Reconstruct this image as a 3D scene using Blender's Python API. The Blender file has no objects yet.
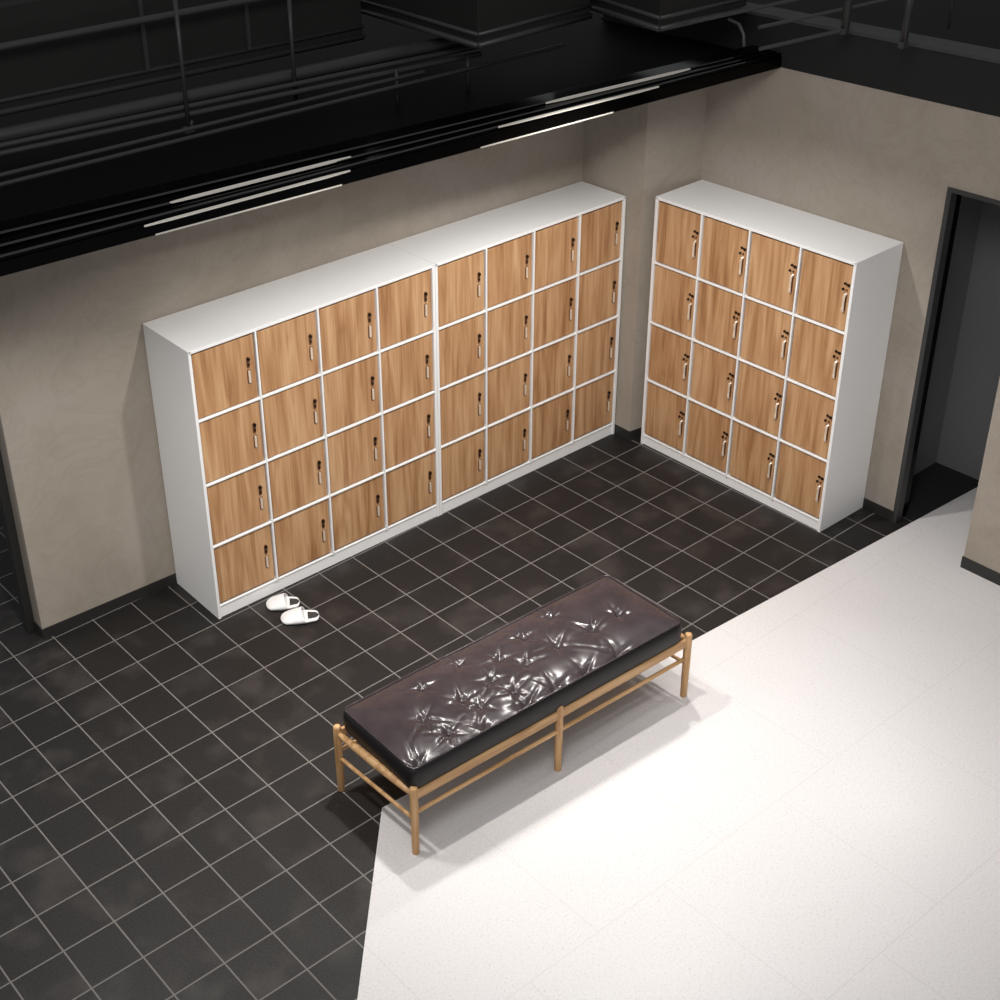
import bpy, bmesh, math, random
from mathutils import Vector, Matrix
random.seed(7)
S = 0.272                       # one floor tile in metres; plan coordinates below are in tiles
C = bpy.context.scene.collection
sc = bpy.context.scene

# ------------------------------------------------------------------ camera
cd = bpy.data.cameras.new('camera'); cam = bpy.data.objects.new('camera', cd); C.objects.link(cam)
cam.location = (-8.6596*S, -24.8698*S, 19.6140*S)
cam.rotation_euler = (1.049606, 0.054424, -0.650908)
cd.sensor_width = 36; cd.lens = 1.426023*36
cd.shift_x = 0.166384; cd.shift_y = -0.064380
cd.clip_end = 200
sc.camera = cam

# ------------------------------------------------------------------ world, lights, exposure
wd = bpy.data.worlds.new('world'); sc.world = wd; wd.use_nodes = True
wd.node_tree.nodes['Background'].inputs[0].default_value = (0.96, 0.98, 1.0, 1)
wd.node_tree.nodes['Background'].inputs[1].default_value = 0.34
sc.view_settings.view_transform = 'Standard'; sc.view_settings.look = 'None'
sc.view_settings.exposure = 0.0; sc.view_settings.gamma = 1.0

def lamp(x, y, z, power, size, color=(1, .93, .85), aim=None, spread=180, shape='DISK', sy=None, rotz=0):
    l = bpy.data.lights.new('spot_or_fill_lamp', 'AREA'); l.shape = shape; l.size = size*S
    if sy: l.size_y = sy*S
    l.energy = power; l.color = color; l.spread = math.radians(spread)
    o = bpy.data.objects.new('spot_or_fill_lamp', l); C.objects.link(o); o.location = (x*S, y*S, z*S)
    if aim:
        o.rotation_euler = (Vector(aim)-Vector((x, y, z))).to_track_quat('-Z', 'Y').to_euler()
    else: o.rotation_euler = (0, 0, rotz)
    return o
# downlights over the dark tiles
WARM = (1, .97, .93)
lamp(6.0, -6.5, 11.6, 27, .35, WARM, spread=134)
lamp(12.2, -6.4, 11.6, 33, .35, WARM, spread=132)
lamp(-0.3, -5.4, 11.4, 25, .4, WARM, spread=112)
# high spot over the bench
lamp(7.0, -9.0, 14, 10, .22, WARM, spread=62)
# downlights over the pale floor
lamp(4.4, -15.0, 11.5, 3.0, .6, (1, .99, .98), spread=52)
lamp(10.4, -14.8, 11.5, 4.2, .6, (1, .99, .98), spread=56)
lamp(14.3, -11.8, 11.5, 4.5, .6, (1, .99, .98), spread=90)
# large soft fill light, added to brighten the locker fronts
lamp(-5, -20, 25, 185, 9, (1, .985, .97), aim=(9, -5, 2))
# lamp of the room behind the left doorway
lamp(-2.5, 6.0, 9.5, 22, 1.5, color=(.85, .92, 1))

# ------------------------------------------------------------------ node helpers
def srgb(r, g, b):
    f = lambda c: (c/255)/12.92 if c/255 <= .04045 else ((c/255+.055)/1.055)**2.4
    return (f(r), f(g), f(b), 1)
class NT:
    def __init__(s, name):
        s.m = bpy.data.materials.new(name); s.m.use_nodes = True; s.t = s.m.node_tree; s.b = s.t.nodes['Principled BSDF']
    def n(s, kind, **kw):
        x = s.t.nodes.new('ShaderNode'+kind)
        for k, v in kw.items():
            if k.startswith('i_'):
                key = k[2:]; key = int(key) if key.isdigit() else key.replace('_', ' ')
                x.inputs[key].default_value = v
            else: setattr(x, k, v)
        return x
    def l(s, a, b): s.t.links.new(a, b)
    def ramp(s, src, stops):
        r = s.n('ValToRGB'); e = r.color_ramp.elements
        while len(e) < len(stops): e.new(.5)
        for k, (p, c) in enumerate(stops): e[k].position = p; e[k].color = c
        s.l(src, r.inputs[0]); return r.outputs[0]
    def math(s, op, a, b=None, c=None):
        x = s.n('Math', operation=op)
        for i, v in enumerate((a, b, c)):
            if v is None: continue
            if isinstance(v, (int, float)): x.inputs[i].default_value = v
            else: s.l(v, x.inputs[i])
        return x.outputs[0]
    def mix(s, f, a, b, mode='MIX'):
        x = s.n('Mix', data_type='RGBA', blend_type=mode)
        for i, v in ((0, f), (6, a), (7, b)):
            if isinstance(v, (int, float, tuple)): x.inputs[i].default_value = v
            else: s.l(v, x.inputs[i])
        return x.outputs[2]
    def bump(s, h, strength, dist=.01):
        x = s.n('Bump'); x.inputs['Strength'].default_value = strength; x.inputs['Distance'].default_value = dist
        s.l(h, x.inputs['Height']); s.l(x.outputs[0], s.b.inputs['Normal'])
def plain(name, col, rough=.5, metal=0., spec=.5, noise=0., emit=0., coat=0.):
    t = NT(name); b = t.b
    b.inputs['Base Color'].default_value = col; b.inputs['Roughness'].default_value = rough
    b.inputs['Metallic'].default_value = metal; b.inputs['Specular IOR Level'].default_value = spec
    b.inputs['Coat Weight'].default_value = coat
    if noise:
        tc = t.n('TexCoord'); nz = t.n('TexNoise', i_Scale=6., i_Detail=5.)
        t.l(tc.outputs['Object'], nz.inputs[0])
        t.l(t.mix(t.math('MULTIPLY', nz.outputs[0], noise), col, tuple(c*.55 for c in col[:3])+(1,)), b.inputs['Base Color'])
    if emit:
        b.inputs['Emission Color'].default_value = col; b.inputs['Emission Strength'].default_value = emit
    return t.m

# ------------------------------------------------------------------ materials
def mat_tiles():
    t = NT('slate_tiles'); tc = t.n('TexCoord'); sep = t.n('SeparateXYZ')
    mp = t.n('Mapping'); mp.inputs['Scale'].default_value = (1/S, 1/S, 1)
    t.l(tc.outputs['Object'], mp.inputs[0]); t.l(mp.outputs[0], sep.inputs[0])
    def dist(o):
        fr = t.math('FRACT', t.math('ADD', o, 100.0)); return t.math('MINIMUM', fr, t.math('SUBTRACT', 1.0, fr))
    g = t.math('MINIMUM', dist(sep.outputs[0]), dist(sep.outputs[1]))
    grout = t.math('LESS_THAN', g, .0145)
    cell = t.n('CombineXYZ')
    t.l(t.math('FLOOR', sep.outputs[0]), cell.inputs[0]); t.l(t.math('FLOOR', sep.outputs[1]), cell.inputs[1])
    wn = t.n('TexWhiteNoise'); t.l(cell.outputs[0], wn.inputs[0])
    # cloud pattern shifted per tile, so each tile has its own pale bloom
    ad = t.n('VectorMath', operation='MULTIPLY_ADD'); t.l(wn.outputs['Color'], ad.inputs[0]); ad.inputs[1].default_value = (9, 9, 9); t.l(mp.outputs[0], ad.inputs[2])
    nz = t.n('TexNoise', i_Scale=.9, i_Detail=3.); t.l(ad.outputs[0], nz.inputs[0])
    fine = t.n('TexNoise', i_Scale=26., i_Detail=4.); t.l(mp.outputs[0], fine.inputs[0])
    base = t.ramp(nz.outputs[0], [(.30, srgb(17, 15, 14)), (.52, srgb(24, 21, 20)), (.70, srgb(58, 54, 52))])
    tint = t.ramp(wn.outputs['Value'], [(0, srgb(222, 226, 226)), (.5, srgb(255, 252, 250)), (1, srgb(255, 240, 238))])
    c1 = t.mix(1.0, base, tint, 'MULTIPLY')
    c1 = t.mix(.35, c1, t.ramp(fine.outputs[0], [(.3, srgb(10, 9, 9)), (.75, srgb(60, 57, 55))]))
    col = t.mix(grout, c1, srgb(110, 105, 102))
    t.l(col, t.b.inputs['Base Color'])
    t.l(t.mix(grout, t.mix(nz.outputs[0], (.62,)*3+(1,), (.40,)*3+(1,)), (.9, .9, .9, 1)), t.b.inputs['Roughness'])
    t.b.inputs['Specular IOR Level'].default_value = .3
    t.bump(t.math('SUBTRACT', t.math('MULTIPLY', fine.outputs[0], .35), grout), .25, .002)
    return t.m
def mat_terrazzo():
    t = NT('pale_terrazzo'); tc = t.n('TexCoord'); mp = t.n('Mapping'); mp.inputs['Scale'].default_value = (1/S, 1/S, 1)
    mp.inputs['Rotation'].default_value = (0, 0, 0)
    t.l(tc.outputs['Object'], mp.inputs[0]); sep = t.n('SeparateXYZ'); t.l(mp.outputs[0], sep.inputs[0])
    row = t.math('DIVIDE', t.math('ADD', sep.outputs[1], 13.57+32.7), 3.27)
    rf = t.math('FRACT', row); dy = t.math('MULTIPLY', t.math('MINIMUM', rf, t.math('SUBTRACT', 1., rf)), 3.27)
    off = t.math('MULTIPLY', t.math('MODULO', t.math('FLOOR', row), 2.0), .5)
    cf = t.math('FRACT', t.math('ADD', t.math('DIVIDE', t.math('ADD', sep.outputs[0], -1.05+32.2), 3.22), off))
    dx = t.math('MULTIPLY', t.math('MINIMUM', cf, t.math('SUBTRACT', 1., cf)), 3.22)
    joint = t.math('LESS_THAN', t.math('MINIMUM', dx, dy), .008)
    sp = t.n('TexNoise', i_Scale=24., i_Detail=3., i_Roughness=.7); t.l(mp.outputs[0], sp.inputs[0])
    cl = t.n('TexNoise', i_Scale=.35, i_Detail=2.); t.l(mp.outputs[0], cl.inputs[0])
    c = t.ramp(sp.outputs[0], [(.28, srgb(172, 168, 166)), (.40, srgb(201, 198, 197)), (.7, srgb(210, 207, 206))])
    c = t.mix(t.math('MULTIPLY', cl.outputs[0], .18), c, srgb(222, 210, 208))
    t.l(t.mix(t.math('MULTIPLY', joint, .5), c, srgb(186, 178, 174)), t.b.inputs['Base Color'])
    t.b.inputs['Roughness'].default_value = .55; t.b.inputs['Specular IOR Level'].default_value = .3
    return t.m
def mat_plaster():
    t = NT('troweled_plaster'); tc = t.n('TexCoord')
    a = t.n('TexNoise', i_Scale=.9, i_Detail=6., i_Roughness=.6, i_Distortion=.6); t.l(tc.outputs['Object'], a.inputs[0])
    b = t.n('TexNoise', i_Scale=1.7, i_Detail=9., i_Roughness=.66, i_Distortion=1.6); t.l(tc.outputs['Object'], b.inputs[0])
    c = t.ramp(a.outputs[0], [(.3, srgb(152, 142, 130)), (.5, srgb(163, 153, 141)), (.72, srgb(168, 158, 152))])
    v = t.ramp(b.outputs[0], [(.36, (.90, .89, .87, 1)), (.46, (1, 1, 1, 1)), (.50, (.90, .89, .88, 1)), (.54, (1, 1, 1, 1)), (.64, (1, .98, .99, 1))])
    t.l(t.mix(.7, c, v, 'MULTIPLY'), t.b.inputs['Base Color'])
    t.b.inputs['Roughness'].default_value = .75; t.b.inputs['Specular IOR Level'].default_value = .25
    t.bump(b.outputs[0], .22, .01)
    return t.m
def mat_wood(name, cols, axis=2, scale=1.0, rough=.45):
    t = NT(name); tc = t.n('TexCoord'); oi = t.n('ObjectInfo')
    add = t.n('VectorMath', operation='MULTIPLY_ADD'); cm = t.n('CombineXYZ')
    for i, k in enumerate((7.3, 3.1, 11.7)): t.l(t.math('MULTIPLY', oi.outputs['Random'], k), cm.inputs[i])
    t.l(tc.outputs['Object'], add.inputs[0]); add.inputs[1].default_value = (1, 1, 1); t.l(cm.outputs[0], add.inputs[2])
    def nz(stretch, sc_, det, dis):
        mp = t.n('Mapping'); v = [sc_]*3; v[axis] = sc_*stretch; mp.inputs['Scale'].default_value = v
        t.l(add.outputs[0], mp.inputs[0]); x = t.n('TexNoise', i_Scale=1., i_Detail=det, i_Distortion=dis); t.l(mp.outputs[0], x.inputs[0]); return x.outputs[0]
    big = nz(.09, 15*scale, 3., 1.1); fine = nz(.03, 75*scale, 5., .2)
    wave = t.math('PINGPONG', t.math('MULTIPLY', nz(.09, 7*scale, 2., .3), 9.0), 1.0)
    f = t.math('ADD', t.math('MULTIPLY', big, .55), t.math('ADD', t.math('MULTIPLY', fine, .33), t.math('MULTIPLY', wave, .16)))
    t.l(t.ramp(f, [(.34, cols[0]), (.50, cols[1]), (.66, cols[2])]), t.b.inputs['Base Color'])
    t.b.inputs['Roughness'].default_value = rough; t.b.inputs['Specular IOR Level'].default_value = .35
    t.bump(fine, .08, .002)
    return t.m
def mat_leather():
    t = NT('brown_leather'); tc = t.n('TexCoord'); n = t.n('TexNoise', i_Scale=9., i_Detail=3.); t.l(tc.outputs['Object'], n.inputs[0])
    t.l(t.ramp(n.outputs[0], [(.3, srgb(50, 42, 44)), (.7, srgb(60, 51, 53))]), t.b.inputs['Base Color'])
    t.b.inputs['Roughness'].default_value = .24; t.b.inputs['Specular IOR Level'].default_value = .48
    return t.m
M = dict(
    tiles=mat_tiles(), terrazzo=mat_terrazzo(), plaster=mat_plaster(),
    door=mat_wood('walnut_laminate', (srgb(156, 111, 73), srgb(186, 141, 100), srgb(206, 165, 124))),
    oak=mat_wood('oak', (srgb(160, 118, 76), srgb(190, 148, 102), srgb(208, 168, 122)), axis=0, scale=1.4),
    oakv=mat_wood('oak_upright', (srgb(160, 118, 76), srgb(190, 148, 102), srgb(208, 168, 122)), axis=2, scale=1.4),
    white=plain('white_laminate', srgb(246, 245, 244), .45, spec=.35, noise=.06),
    shadow_gap=plain('dark_cavity', srgb(34, 30, 28), .9),
    skirt=plain('black_skirting', srgb(40, 39, 38), .5, noise=.2),
    dark=plain('matt_black_paint', srgb(38, 38, 38), .8, noise=.3, spec=.2),
    band=plain('charcoal_grey', srgb(66, 66, 66), .8, noise=.2, spec=.2),
    deck=plain('black_ceiling_board', srgb(11, 11, 11), .55, noise=.3, spec=.03),
    plate=plain('charcoal_board', srgb(38, 37, 36), .6, noise=.4, spec=.1),
    pipe=plain('black_pipe', srgb(52, 52, 52), .35, noise=.3, spec=.25),
    gloss=plain('gloss_black_lacquer', srgb(4, 4, 4), .12, spec=.08),
    frame=plain('grey_door_frame', srgb(56, 56, 56), .5, noise=.2),
    innerw=plain('grey_inner_wall', srgb(116, 116, 118), .7, noise=.1),
    glintstrip=plain('pale_glint_glow', srgb(190, 185, 176), .4, emit=.18),  # reflected lamp light on the cornice, put in as colour and emission
    leather=mat_leather(), leatherside=plain('black_leather', srgb(24, 21, 22), .45, spec=.3),
    bronze=plain('bronze', srgb(128, 92, 66), .35, metal=.6), cream=plain('satin_nickel', srgb(238, 218, 196), .3, metal=.25),
    lock=plain('dark_lock', srgb(34, 18, 12), .35, metal=.3),
    slip=plain('white_slipper', srgb(226, 225, 224), .6, noise=.03), insole=plain('grey_insole', srgb(206, 205, 204), .8),
    heel=plain('dark_heel_pad', srgb(52, 48, 47), .8), sole=plain('black_sole', srgb(20, 20, 20), .6),
)

# ------------------------------------------------------------------ mesh helpers (tile units in, metres out)
def obj(name, bm, mats, parent=None, smooth=False, bevel=0., angle=35):
    bmesh.ops.recalc_face_normals(bm, faces=bm.faces)
    me = bpy.data.meshes.new(name); bm.to_mesh(me); bm.free()
    me.transform(Matrix.Scale(S, 4))
    for m in (mats if isinstance(mats, (list, tuple)) else [mats]): me.materials.append(m)
    if smooth:
        for p in me.polygons: p.use_smooth = True
    o = bpy.data.objects.new(name, me); C.objects.link(o)
    if parent: o.parent = parent
    if bevel:
        b = o.modifiers.new('bevel', 'BEVEL'); b.width = bevel*S; b.segments = 2; b.limit_method = 'ANGLE'; b.angle_limit = math.radians(angle)
    return o
def thing(name, label, cat, loc=(0, 0, 0), rz=0, group=None):
    o = bpy.data.objects.new(name, None); C.objects.link(o); o.empty_display_size = .1
    o.location = Vector(loc)*S; o.rotation_euler = (0, 0, rz)
    return tag(o, label, cat, group)
def tag(o, label, cat, group=None):
    o['label'] = label; o['category'] = cat
    if group: o['group'] = group
    return o
def struct(name, bm, m, **k):
    o = obj(name, bm, m, **k); o['kind'] = 'structure'; return o
def BM(): return bmesh.new()
def prism(bm, poly, z0, z1, mi=0):
    a = [bm.verts.new((x, y, z0)) for x, y in poly]; b = [bm.verts.new((x, y, z1)) for x, y in poly]
    n = len(poly); fs = [bm.faces.new(a[::-1]), bm.faces.new(b)]
    for i in range(n): fs.append(bm.faces.new((a[i], a[(i+1) % n], b[(i+1) % n], b[i])))
    for f in fs: f.material_index = mi
def box(bm, x0, x1, y0, y1, z0, z1, mi=0): prism(bm, [(x0, y0), (x1, y0), (x1, y1), (x0, y1)], z0, z1, mi)
def tube(bm, pts, rad, seg=14, mi=0, caps=True, sx=1.0):
    """round bar through pts; rad one number or a list"""
    pts = [Vector(p) for p in pts]; rings = []
    rad = rad if isinstance(rad, (list, tuple)) else [rad]*len(pts)
    up = None
    for i, p in enumerate(pts):
        d = (pts[min(i+1, len(pts)-1)]-pts[max(i-1, 0)]).normalized()
        if up is None: up = Vector((0, 0, 1)) if abs(d.z) < .9 else Vector((1, 0, 0))
        a = d.cross(up).normalized(); b = d.cross(a).normalized(); up = -b if False else up
        rings.append([bm.verts.new(p+rad[i]*(math.cos(t)*a*sx+math.sin(t)*b)) for t in [2*math.pi*k/seg for k in range(seg)]])
    fs = []
    for r0, r1 in zip(rings, rings[1:]):
        for k in range(seg): fs.append(bm.faces.new((r0[k], r0[(k+1) % seg], r1[(k+1) % seg], r1[k])))
    if caps: fs += [bm.faces.new(rings[0][::-1]), bm.faces.new(rings[-1])]
    for f in fs: f.material_index = mi

# ------------------------------------------------------------------ the room
bm = BM(); box(bm, -22, 40, -30, 24, -.4, 0)
struct('floor', bm, M['tiles'])
# pale terrazzo inset beside the dark tiles
bm = BM(); prism(bm, [(3.30, -8.92), (21.6, -9.99), (34, -10.7), (34, -29.5), (-16.8, -29.5)], 0, .012)
struct('trim_1', bm, M['terrazzo'])
PL = (4.232, -.022); PR = (16.916, -.568)
def wy(x): return PL[1]+(PR[1]-PL[1])*(x-PL[0])/(PR[0]-PL[0])       # front plane of the locker wall
WT = 10.15
bm = BM(); prism(bm, [(.81, wy(.81)), (19.2, wy(19.2)), (19.2, .6), (.83, .62)], 0, WT)
struct('wall_left', bm, M['plaster'])
bm = BM(); prism(bm, [(16.955, -2.62), (18.76, -2.90), (18.76, -.3), (16.985, -.3)], 0, WT)
struct('wall_corner', bm, M['plaster'])
WX = lambda y: 18.742+(y+2.95)*.0095                                 # front plane of the right wall
bm = BM()
prism(bm, [(WX(.6), .6), (WX(-9.52), -9.52), (WX(-9.52)+.14, -9.52), (19.25, -9.4), (19.25, .6)], 0, WT)
prism(bm, [(WX(-9.52), -9.52), (WX(-24), -24), (19.25, -24), (19.25, -9.52)], 8.46, WT)
prism(bm, [(18.18, -11.62), (18.06, -24), (19.25, -24), (19.25, -11.62)], 0, 8.46)
struct('wall_right', bm, M['plaster'])
bm = BM(); prism(bm, [(WX(.6)-.001, .6), (WX(-24)-.001, -24), (19.3, -24), (19.3, .6)], WT, 11.2)
struct('trim_2', bm, M['dark'])
bm = BM(); prism(bm, [(WX(.6)-.03, .6), (WX(-24)-.03, -24), (19.33, -24), (19.33, .6)], 11.2, 11.27)
struct('trim_3', bm, M['band'])  # wall top; the paler look of an upward face put into its colour
# skirting
bm = BM(); prism(bm, [(.79, wy(.79)-.03), (17, wy(17)-.03), (17, wy(17)+.02), (.85, wy(.85)+.02), (.85, .6), (.79, .6)], 0, .27)
struct('baseboard_left', bm, M['skirt'])
bm = BM(); prism(bm, [(16.93, -2.645), (18.76, -2.925), (18.76, -2.88), (16.97, -2.60), (16.97, -2.1), (16.93, -2.1)], 0, .27)
struct('baseboard_corner', bm, M['skirt'])
bm = BM(); prism(bm, [(WX(-2.9)-.03, -2.9), (WX(-9.52)-.03, -9.52), (WX(-9.52)+.02, -9.52), (WX(-2.9)+.02, -2.9)], 0, .27)
prism(bm, [(18.15, -11.60), (18.03, -24), (18.15, -24), (18.25, -11.60)], .01, .30)
struct('baseboard_right', bm, M['skirt'])
# right doorway: frame and the dim room behind it
d = bpy.data.objects.new('door_1', None); C.objects.link(d); d['kind'] = 'structure'; d.location = (18.68*S, -9.5*S, 0)
bm = BM(); box(bm, -.03, .22, -.09, .02, 0, 8.46); box(bm, -.03, .22, -3, -.09, 8.36, 8.46)
obj('door_frame', bm, M['frame'], d, bevel=.01)
bm = BM(); box(bm, .22, .46, -.06, .02, 0, 8.36)
obj('door_seal', bm, M['gloss'], d)
bm = BM(); box(bm, .46, 3.6, .86, 1.1, 0, 9.9); box(bm, .46, .6, .02, .86, 0, 9.9)
o = struct('wall_inner_left', bm, M['innerw']); o.location = (18.68*S, -9.5*S, 0)
bm = BM(); box(bm, 21.8, 22.1, -24, -8.4, 0, 9.9)
struct('wall_inner_back', bm, M['innerw'])
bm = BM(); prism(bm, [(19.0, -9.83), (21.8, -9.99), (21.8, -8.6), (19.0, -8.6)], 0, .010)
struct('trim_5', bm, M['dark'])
# left doorway frame
d = bpy.data.objects.new('door_2', None); C.objects.link(d); d['kind'] = 'structure'; d.location = (.74*S, .66*S, 0)
bm = BM(); box(bm, -.11, .11, -.11, .11, 0, 8.5); box(bm, -5, -.11, -.11, .11, 8.3, 8.5)
obj('door_frame', bm, M['skirt'], d, bevel=.02)
# wall and black boarding above: a flat black ceiling deck seen from over its open edge
BE = lambda x: -3.18-.0951*(x-.03)
bm = BM(); prism(bm, [(-14, BE(-14)+.3), (18.72, BE(18.72)+.3), (18.72, 24), (-14, 24)], 10.16, 10.34)
prism(bm, [(19.34, 24), (18.72, 24), (18.72, .7), (19.34, .7)], 10.16, 10.34)
prism(bm, [(19.34, 24), (19.34, -24), (40, -24), (40, 24)], 10.16, 10.34)
struct('ceiling', bm, M['deck'])
# glossy stepped black cornice along the edge of the deck
bm = BM()
def slat(p, q, w, z0, z1):
    (x0, y0), (x1, y1) = p, q; prism(bm, [(x0, y0), (x1, y1), (x1, y1+w), (x0, y0+w)], z0, z1)
prism(bm, [(-14, BE(-14)), (18.73, BE(18.73)), (18.73, BE(18.73)+.9), (-14, BE(-14)+2.2)], 10.14, 10.40)
prism(bm, [(-14, BE(-14)+.05), (18.73, BE(18.73)+.03), (18.73, BE(18.73)+.12), (-14, BE(-14)+.50)], 10.40, 10.47)
prism(bm, [(-14, BE(-14)+.72), (18.73, BE(18.73)+.17), (18.73, BE(18.73)+.30), (-14, BE(-14)+1.30)], 10.40, 10.49)
prism(bm, [(-14, BE(-14)+1.55), (18.73, BE(18.73)+.36), (18.73, BE(18.73)+.85), (-14, BE(-14)+2.2)], 10.40, 10.51)
struct('trim_4', bm, M['gloss'], bevel=.012)
bm = BM()                                                            # glints along the cornice step edges, put in as fine grey strips
for a0, a1, z in ((.04, .025, 10.47), (.13, .05, 10.47), (.71, .165, 10.49), (.80, .19, 10.49), (1.53, .35, 10.51), (1.62, .38, 10.51)):
    prism(bm, [(-14, BE(-14)+a0), (17.6, BE(17.6)+a1), (17.6, BE(17.6)+a1+.012), (-14, BE(-14)+a0+.022)], z, z+.012)
struct('cornice_edge_glints', bm, M['band'])

# glowing strips that imitate lamp reflections on the glossy cornice steps
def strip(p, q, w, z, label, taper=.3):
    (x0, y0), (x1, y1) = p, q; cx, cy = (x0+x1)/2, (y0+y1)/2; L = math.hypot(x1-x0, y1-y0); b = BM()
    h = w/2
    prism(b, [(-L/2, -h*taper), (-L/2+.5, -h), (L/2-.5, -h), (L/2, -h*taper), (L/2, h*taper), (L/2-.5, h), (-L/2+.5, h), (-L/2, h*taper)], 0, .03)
    o = obj('glint_strip', b, M['glintstrip']); o.location = Vector((cx, cy, z))*S; o.rotation_euler = (0, 0, math.atan2(y1-y0, x1-x0))
    tag(o, label, 'light', 'painted reflections on the black cornice')
strip((3.54, -3.09), (7.41, -3.50), .10, 10.49, 'long pale lamp-reflection strip, upper of the left pair on the black cornice')
strip((2.62, -3.72), (6.95, -4.07), .07, 10.47, 'long thin pale lamp-reflection strip, lower of the left pair on the black cornice')
strip((12.35, -3.84), (16.26, -4.37), .10, 10.51, 'long pale lamp-reflection strip, upper of the right pair on the black cornice')
strip((10.64, -4.22), (14.87, -4.70), .07, 10.48, 'long thin pale lamp-reflection strip, lower of the right pair on the black cornice')

def lip(xa, xb, label):  # highlight of the lower lip, added as a thin glowing strip
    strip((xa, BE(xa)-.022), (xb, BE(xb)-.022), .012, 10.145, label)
lip(2.95, 6.9, 'hair-thin pale edge-glint strip on the lower lip of the cornice, left one')
lip(10.2, 13.7, 'hair-thin pale edge-glint strip on the lower lip of the cornice, right one')

# ------------------------------------------------------------------ lockers
TH = .072
def locker(label, loc, rz, W, dl, dr, H, kind, PH=.30):
    t = thing('locker_cabinet', label, 'lockers', loc, rz, 'wood-door locker cabinets')
    col = (W-TH)/4
    def dep(x): return dl+(dr-dl)*x/W
    b = BM()
    for i, x in enumerate((0, W-TH)): prism(b, [(x, 0), (x+TH, 0), (x+TH, dep(x+TH)), (x, dep(x))], 0, H-.001)
    prism(b, [(.001, 0), (W-.001, 0), (W-.001, dr), (.001, dl)], H-TH, H)                   # top
    prism(b, [(TH, .16), (W-TH, .16), (W-TH, dr-.02), (TH, dl-.02)], PH, H-TH, 1)           # dark inside behind the doors
    prism(b, [(TH, .02), (W-TH, .02), (W-TH, .2), (TH, .2)], PH-.001, PH+TH*.55)            # bottom board
    rows = (H-TH-PH-TH*.55)/4; z0 = PH+TH*.55
    for i in range(1, 4):
        x = i*col; box(b, x+.013, x+TH-.013, .0, .17, PH, H-TH)
        z = z0+i*rows; box(b, TH, W-TH, .001, .17, z-TH*.30, z+TH*.30)
    obj('cabinet_body', b, [M['white'], M['shadow_gap']], t, bevel=.006)
    b = BM(); box(b, TH+.005, W-TH-.005, .035, .14, 0, PH-.01)
    obj('plinth', b, M['white'], t, bevel=.006)
    g = .034
    b = BM(); dw = col-TH+.026-2*g; dh = rows-TH*.60-2*g
    box(b, 0, dw, 0, .07, 0, dh)
    door0 = obj('door', b, M['door'], bevel=.004)
    # pull handle with its back plate, lock above it
    hx = dw*(.885 if kind == 'AB' else .925); hb = dh*(.285 if kind == 'AB' else .31); hh = dh*(.165 if kind == 'AB' else .25)
    b = BM()
    def stadium(r, z0, z1, y0, y1, mi, cx=0):
        pts = [(cx+r*math.cos(a), z1+r*math.sin(a)) for a in [math.pi*k/8 for k in range(9)]]+[(cx+r*math.cos(a), z0+r*math.sin(a)) for a in [math.pi+math.pi*k/8 for k in range(9)]]
        f = [b.verts.new((x, y0, z)) for x, z in pts]; k = [b.verts.new((x, y1, z)) for x, z in pts]; n = len(pts)
        fs = [b.faces.new(f), b.faces.new(k[::-1])]+[b.faces.new((f[i], k[i], k[(i+1) % n], f[(i+1) % n])) for i in range(n)]
        for q in fs: q.material_index = mi
    if kind == 'AB':
        stadium(.046, 0, hh, -.012, 0, 0); stadium(.026, .0, hh, -.030, -.012, 1)
    else:
        stadium(.040, 0, hh, -.014, 0, 0)
        tube(b, [(0, -.01, -.01), (0, -.045, .0), (0, -.05, .05), (0, -.05, hh-.05), (.012, -.045, hh), (.03, -.01, hh+.03)], .029, 10, 1)
    h0 = obj('handle', b, [M['bronze'], M['cream']], door0, bevel=0); h0.location = Vector((hx, 0, hb))*S
    b = BM(); zt = hh+.16
    if kind == 'AB':
        tube(b, [(0, 0, zt+.13), (0, -.045, zt+.13)], .036, 14); tube(b, [(0, 0, zt), (0, -.025, zt)], .024, 12); stadium(.040, zt-.04, zt+.14, -.008, 0, 1)
    else:
        tube(b, [(-.035, 0, zt+.09), (-.035, -.03, zt+.09)], .028, 12); tube(b, [(.055, 0, zt+.07), (.055, -.03, zt+.07)], .032, 12)
        tube(b, [(-.070, 0, zt-.05), (-.070, -.03, zt-.05)], .030, 12); tube(b, [(.02, 0, zt-.05), (.02, -.03, zt-.05)], .022, 12, 1)
        box(b, -.035, .055, -.02, 0, zt+.065, zt+.095)
    l0 = obj('lock', b, [M['lock'], M['bronze']], door0); l0.location = h0.location
    h0['label'] = 'pale metal pull handle'; l0['label'] = 'dark lock above the handle'
    first = True
    for r in range(4):
        for c in range(4):
            if first: dd, kids = door0, (h0, l0); first = False
            else:
                dd = door0.copy(); C.objects.link(dd); kids = []
                for k in (h0, l0):
                    kk = k.copy(); C.objects.link(kk); kk.parent = dd
            dd.parent = t
            dd.location = Vector((c*col+TH-.013+g, .035, z0+r*rows+TH*.30+g))*S
    return t
A1 = -.016519; ux, uy = math.cos(A1), math.sin(A1)
ax, ay = 10.7524, -2.0208; LA, LB = 6.5522, 6.16
gap = .006
locker('white locker cabinet with sixteen wood doors, left of the joined pair, beside the slippers',
       (ax-ux*LA, ay-uy*LA, 0), A1, LA-gap, 1.86, 1.71, 6.793, 'AB')
locker('white locker cabinet with sixteen wood doors, right of the joined pair, against the corner pillar',
       (ax+ux*gap, ay+uy*gap, 0), A1, LB-gap, 1.71, 1.53, 6.793, 'AB')
A2 = -.009509
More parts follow.
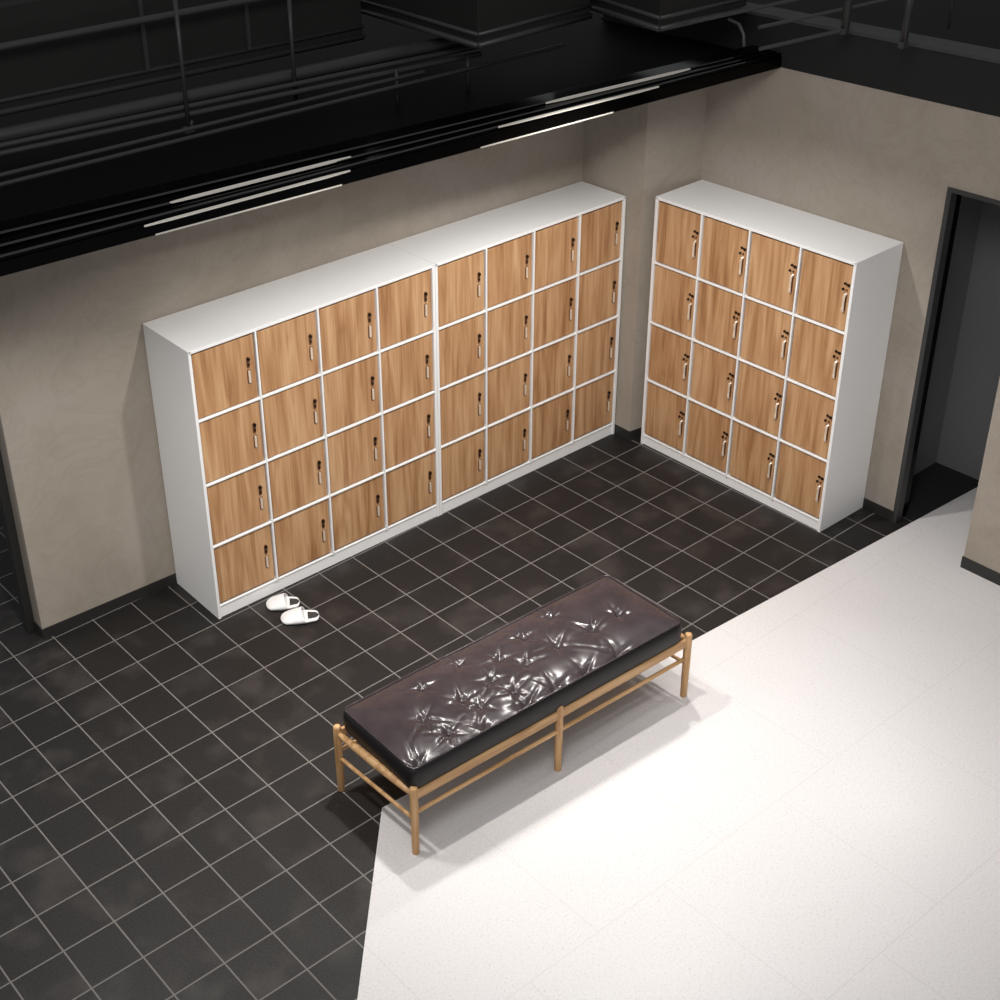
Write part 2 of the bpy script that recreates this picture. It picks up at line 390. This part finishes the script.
locker('free-standing white locker cabinet with wood doors on the right wall beside the dark doorway',
       (17.05, -2.94, 0), A2-math.pi/2, 5.71, 1.68, 1.68, 6.964, 'C', .25)

# ------------------------------------------------------------------ bench
BR = math.atan2(-.27, 6.96); BLN = 6.965; BWD = 2.17
bench = thing('daybed_bench', 'low oak bench with six round legs and a buttoned dark brown leather cushion', 'bench', (3.06, -10.2, 0), BR)
LT = 1.62
for y in (0, BWD):
    for x in (0, BLN/2, BLN):
        b = BM(); zs = [0, .02, .5, 1.0, 1.40, LT-.05, LT-.02, LT]; rs = [.062, .068, .074, .079, .079, .077, .068, .04]
        tube(b, [(0, 0, z) for z in zs], rs, 18)
        o = obj('leg', b, M['oakv'], bench, smooth=True); o.location = Vector((x-(.13 if y else 0), y, 0))*S
for y in (0, BWD):
    b = BM(); box(b, .03, BLN-.03, -.035, .035, 1.31, 1.51)
    o = obj('long_rail', b, M['oak'], bench, bevel=.02); o.location = (-(.13*S if y else 0), y*S, 0)
    b = BM(); n = 16; tube(b, [(.02+(BLN-.04)*k/n, 0, 0) for k in range(n+1)], .043, 12)
    o = obj('long_stretcher', b, M['oak'], bench, smooth=True); o.location = Vector((-(.13 if y else 0), y, 1.0))*S
for x in (0, BLN):
    b = BM(); n = 12; tube(b, [(-.13*k/n, .02+(BWD-.04)*k/n, 0) for k in range(n+1)], [.045+.038*math.sin(math.pi*k/n)**.5 for k in range(n+1)], 14)
    o = obj('end_rail', b, M['oak'], bench, smooth=True); o.location = Vector((x, 0, 1.44))*S
    b = BM(); tube(b, [(-.13*k/n, .02+(BWD-.04)*k/n, 0) for k in range(n+1)], .040, 12)
    o = obj('end_stretcher', b, M['oak'], bench, smooth=True); o.location = Vector((x, 0, .84))*S
b = BM(); box(b, .1, BLN-.1, .035, BWD-.035, 1.36, 1.44)
o = obj('seat_base', b, M['leatherside'], bench, bevel=.01); o['label'] = 'black board under the cushion'
# buttoned cushion
tufts = [(.17, .09), (1.75, .07), (2.72, .09), (3.46, .09), (4.22, .08), (5.08, .09),
         (1.11, .37), (2.79, .48), (2.02, .55), (.96, .92), (1.86, .90), (2.67, .97), (3.47, .92), (4.32, .96), (5.17, .90), (5.93, .93),
         (1.5, 1.62), (2.50, 1.76), (3.17, 1.36), (3.99, 1.58), (4.85, 1.75)]
CX0, CX1, CY0, CY1 = .0, 6.76, .02, 2.12; ZB, ZT = 1.45, 1.98
rnd = random.Random(3)
TF = []
for tx, ty in tufts:
    arms = [rnd.uniform(0, 6.28)]
    k = rnd.choice((5, 6, 6)); a0 = rnd.uniform(0, 1.2)
    TF.append((tx, ty, [(a0+6.283*i/k+rnd.uniform(-.25, .25), rnd.uniform(.22, .46), rnd.uniform(.009, .018)) for i in range(k)]))
def top(x, y):
    e = min(x-CX0, CX1-x, y-CY0, CY1-y)
    z = 0; zb = .11*(1-math.exp(-max(e, 0)/.30))+.010*math.sin(x*2.1+1)*math.sin(y*2.6)
    for tx, ty, arms in TF:
        dx, dy = x-tx, y-ty; r = math.hypot(dx, dy)
        if r > 1.1: continue
        z -= .065*math.exp(-(r/.13)**1.3)+.030*math.exp(-(r/.30)**2)
        th = math.atan2(dy, dx)
        for a, ln, am in arms:
            dlt = (th-a+math.pi) % (2*math.pi)-math.pi
            if abs(dlt) > 1.2: continue
            s = r*math.sin(dlt); l = r*math.cos(dlt)
            if l < 0: continue
            z -= am*math.exp(-(s/.030)**2)*math.exp(-(l/ln)**2)*min(1, l/.05)
            z += am*.8*math.exp(-((abs(s)-.085)/.055)**2)*math.exp(-(l/ln)**2)*min(1, l/.08)
    return zb+z*min(1, max(e, 0)/.07)**.7
b = BM(); NX, NY = 330, 106; rr = .13
def pln(u, v):
    """rounded rectangle plan position"""
    x = CX0+(CX1-CX0)*u; y = CY0+(CY1-CY0)*v; return x, y
grid = []
for i in range(NX+1):
    row = []
    for j in range(NY+1):
        x, y = pln(i/NX, j/NY)
        # pull the four corners in a little
        ex = min(x-CX0, CX1-x); ey = min(y-CY0, CY1-y)
        px_, py_ = x, y
        if ex < rr and ey < rr:
            kx, ky = rr-ex, rr-ey; q = max(kx, ky)/math.hypot(kx, ky) if kx+ky > 0 else 1
            sx_ = 1 if x > (CX0+CX1)/2 else -1; sy_ = 1 if y > (CY0+CY1)/2 else -1
            px_ = x-sx_*kx*(1-q); py_ = y-sy_*ky*(1-q)
        row.append(b.verts.new((px_, py_, ZT+top(x, y)-.0)))
    grid.append(row)
for i in range(NX):
    for j in range(NY): b.faces.new((grid[i][j], grid[i+1][j], grid[i+1][j+1], grid[i][j+1]))
loop = [grid[i][0] for i in range(NX+1)]+[grid[NX][j] for j in range(1, NY+1)]+[grid[i][NY] for i in range(NX-1, -1, -1)]+[grid[0][j] for j in range(NY-1, 0, -1)]
cen = Vector(((CX0+CX1)/2, (CY0+CY1)/2, 0))
seam = [v.co.copy() for v in loop]
prev = loop; n = len(loop)
for dz, out in ((.035, .030), (.12, .055), (.25, .060), (.40, .045), (.49, .01), (.52, -.05)):
    cur = []
    for v0 in seam:
        dx = (1 if v0.x > cen.x else -1)*(abs(v0.x-cen.x) > (CX1-CX0)/2-rr)
        dy = (1 if v0.y > cen.y else -1)*(abs(v0.y-cen.y) > (CY1-CY0)/2-rr)
        dv = Vector((dx, dy, 0)); dv = dv.normalized() if dv.length else dv
        cur.append(b.verts.new((v0.x+dv.x*out, v0.y+dv.y*out, ZT-dz)))
    for k in range(n):
        f = b.faces.new((prev[k], cur[k], cur[(k+1) % n], prev[(k+1) % n])); f.material_index = 1
    prev = cur
f = b.faces.new(prev); f.material_index = 1
cush = obj('cushion', b, [M['leather'], M['leatherside']], bench, smooth=True)
cush['label'] = 'buttoned dark brown leather cushion'
b = BM(); pts = [seam[k]+Vector((0, 0, .010)) for k in range(0, n, 3)]
tube(b, [tuple(p) for p in pts]+[tuple(pts[0])], .018, 8, caps=False)
obj('piping', b, M['leather'], cush, smooth=True)
bt = None
for tx, ty in tufts:
    if bt is None:
        b = BM(); bmesh.ops.create_uvsphere(b, u_segments=12, v_segments=8, radius=.026, matrix=Matrix.Scale(.5, 4, (0, 0, 1)))
        bt = obj('button', b, M['leather'], cush, smooth=True); o = bt
    else: o = bt.copy(); C.objects.link(o); o.parent = cush
    o.location = Vector((tx, ty, ZT+top(tx, ty)+.006))*S

# ------------------------------------------------------------------ slippers
def slipper(label, toe, heel, flip=1):
    a = math.atan2(heel[1]-toe[1], heel[0]-toe[0]); L = math.hypot(heel[0]-toe[0], heel[1]-toe[1])
    t = thing('slipper', label, 'slipper', (toe[0], toe[1], 0), a, 'white slippers by the left lockers')
    def hw(s):                                   # half width along the length, s from toe 0 to heel 1
        if s < .22: k = math.sqrt(max(0, 1-(1-s/.22)**2)); return .46*.512*k
        if s > .86: k = math.sqrt(max(0, 1-((s-.86)/.14)**2)); return .46*.5*(.84)*k
        return .46*(.512+.04*math.sin((s-.22)/.64*math.pi)-.10*max(0, (s-.4))/.46)
    def plan(z0, z1, inset, s0=0., s1=1., mi=0, bb=None):
        n = 30; l, r = [], []
        for k in range(n+1):
            s = s0+(s1-s0)*k/n; w = max(.004, hw(s)-inset); w *= 1
            l.append((s*L, w)); r.append((s*L, -w))
        prism(bb, l+r[::-1], z0, z1, mi)
    b = BM(); plan(0, .035, .008, bb=b); obj('outsole', b, M['sole'], t)['label'] = 'black outsole'
    b = BM(); plan(.035, .075, 0, bb=b); obj('sole', b, M['slip'], t, bevel=.01)
    b = BM(); plan(.075, .082, .05, .05, .62, bb=b); obj('insole', b, M['insole'], t)['label'] = 'grey insole'
    # dark heel pad open towards the back
    b = BM(); plan(.075, .083, .085, .70, 1.0, bb=b); obj('heel_pad', b, M['heel'], t)['label'] = 'dark heel pad'
    b = BM(); rows = []; n = 12; m = 16
    for k in range(n+1):
        s = .012+.53*k/n; w = hw(s)+.010; h = .21*min(1, (k/n+.03)**.7)
        sh = .10*k/n
        rows.append([b.verts.new((s*L+sh*math.sin(math.pi*q/m)*flip*0-.09*(1-math.sin(math.pi*q/m))*(k/n)*-1, w*math.cos(math.pi*q/m), .05+h*math.sin(math.pi*q/m)**.8)) for q in range(m+1)])
    for r0, r1 in zip(rows, rows[1:]):
        for q in range(m): b.faces.new((r0[q], r0[q+1], r1[q+1], r1[q]))
    b.faces.new(rows[0])
    o = obj('upper', b, M['slip'], t, smooth=True); md = o.modifiers.new('solid', 'SOLIDIFY'); md.thickness = .014*S; md.offset = -1
    return t
slipper('white open-back slipper nearer the lockers, partly behind the other slipper', (5.30, -2.22), (5.94, -2.66))
slipper('white open-back slipper farther from the lockers, in front of the other slipper', (5.24, -2.88), (5.98, -3.36))

# ------------------------------------------------------------------ pipes, ducts and hangers over the black deck
def run(name, label, cat, pts, r, seg=12, group=None, mat='pipe'):
    pts = [Vector(p) for p in pts]; base = pts[0].copy(); b = BM(); tube(b, [p-base for p in pts], r, seg)
    o = obj(name, b, M[mat], smooth=True); o.location = base*S
    md = o.modifiers.new('edge', 'EDGE_SPLIT'); md.split_angle = math.radians(50)
    return tag(o, label, cat, group)

# hung box ducts: their undersides stay clear above the deck
def duct(label, pts, z0, z1, mat='plate', seams=()):
    x0, y0 = pts[0]; b = BM(); prism(b, [(x-x0, y-y0) for x, y in pts], z0, z1)
    o = thing('box_duct', label, 'duct', (x0, y0, 0), 0, 'box ducts over the black ceiling')
    obj('duct_casing', b, M[mat], o, bevel=.03)
    for (xa, ya), (xb, yb) in zip(pts, pts[1:]+pts[:1]):       # flange running round the lower edge
        b = BM(); tube(b, [(xa-x0, ya-y0, z0+.05), (xb-x0, yb-y0, z0+.05)], .07, 10); obj('flange', b, M['pipe'], o, smooth=True)
        b = BM(); tube(b, [(xa-x0, ya-y0, z0+.28), (xb-x0, yb-y0, z0+.28)], .05, 10); obj('flange', b, M['pipe'], o, smooth=True)
    for x, y in seams:
        b = BM(); box(b, x-x0-.05, x-x0+.05, y-y0-.06, y-y0+.03, z0+.3, z1-.1); obj('seam_strip', b, M['pipe'], o)
duct('long dark box duct at the upper left behind the pipes', [(-9, 3.1), (11.2, .85), (11.5, 3.4), (-9, 5.6)], 11.3, 13.4, seams=[(5.9, 1.44), (8.3, 1.17)])
duct('dark box duct with ribbed edges at the top middle', [(11.62, -2.54), (14.95, -2.56), (14.95, 3.2), (12.05, 3.2)], 11.6, 12.8)
duct('plain dark box duct nearest the right wall', [(15.06, -4.46), (17.6, -4.72), (18.2, -.7), (15.80, -.66)], 11.6, 13.2)
G = 'pipes over the black ceiling'
run('pipe', 'thick black pipe, uppermost at the top left corner', 'pipe', [(-3, 4.3, 13.62), (2.93, 2.9, 13.62), (10.8, .8, 13.62)], .17, group=G)
run('pipe', 'black pipe just under the thickest one at the top left corner', 'pipe', [(-3, 1.95, 12.75), (3.1, 1.25, 12.75), (10.8, .38, 12.75)], .08, group=G)
run('pipe', 'thick black pipe in front of the long box duct, top of three', 'pipe', [(-8, 2.35, 11.2), (1.58, .96, 11.2), (13.3, -.68, 11.2)], .15, group=G)
run('pipe', 'thin black pipe in front of the long box duct, middle of three', 'pipe', [(-8, 2.1, 11.08), (1.46, .74, 11.08), (13.0, -.96, 11.08)], .06, group=G)
run('pipe', 'thin black pipe in front of the long box duct, bottom of three', 'pipe', [(-8, 1.9, 10.98), (1.4, .58, 10.98), (12.9, -1.2, 10.98)], .06, group=G)
run('conduit', 'thin black conduit low over the ceiling, farther of the two', 'pipe', [(-8, .35, 10.9), (.86, -.40, 10.9), (11.3, -1.13, 10.9)], .045, group=G)
run('conduit', 'thin black conduit low over the ceiling, nearer of the two', 'pipe', [(-8, .15, 10.8), (.83, -.62, 10.8), (15.1, -1.62, 10.8)], .045, group=G)
run('conduit', 'slim grey conduit above the end of the cornice, farthest of three', 'pipe', [(15.5, -4.86, 11.75), (20.5, -5.56, 11.75), (24, -5.9, 11.75)], .04, group='conduits over the right wall', mat='band')
run('conduit', 'slim grey conduit crossing the right wall top, middle of three', 'pipe', [(16.0, -6.3, 11.8), (19.9, -6.94, 11.8), (23, -7.3, 11.8)], .04, group='conduits over the right wall', mat='band')
run('conduit', 'short slim grey conduit ending at a hanger, nearest of three', 'pipe', [(15.6, -6.67, 11.5), (17.89, -7.03, 11.5)], .04, group='conduits over the right wall', mat='band')
def hanger(label, x, y, z0, z1, r=.045, clamp=True, group='hangers among the pipes'):
    t = thing('pipe_hanger', label, 'hanger', (x, y, z0), 0, group)
    b = BM(); tube(b, [(0, 0, 0), (0, 0, z1-z0)], r, 8); obj('rod', b, M['pipe'], t, smooth=True)
    if clamp:
        b = BM(); box(b, -.11, .11, -.05, .05, -.02, .10); tube(b, [(-.13, -.05, .0), (.13, .05, .16)], .03, 8); obj('clamp', b, M['band'], t)
hanger('dark hanger rod with clamp hanging in front of the long box duct, left one', 5.75, -.28, 10.7, 13.4)
hanger('dark hanger rod hanging in front of the long box duct, right one', 8.5, -.2, 10.7, 13.0, clamp=False)
hanger('short dark post under the pipes left of the ribbed box duct', 10.6, -1.05, 10.36, 11.1, clamp=False)
hanger('short dark post under the pipes below the ribbed box duct corner', 12.4, -1.35, 10.36, 11.1, clamp=False)
hanger('dark hanger with clamp at the end of the short conduit', 17.9, -7.05, 11.45, 13.0, .09)
hanger('dark hanger with clamp over the right wall, nearest the front', 17.6, -8.63, 11.5, 12.9, .08)
hanger('thin dark rod over the right wall at the top right corner', 19.3, -8.55, 11.5, 13.2, .03, clamp=False)
run('hook', 'small bright bent hook beside the end of the cornice', 'hook', [(16.45, -5.62, 11.2), (16.45, -5.58, 11.45), (16.5, -5.4, 11.62), (16.56, -5.08, 11.66)], .035, 8, mat='frame')
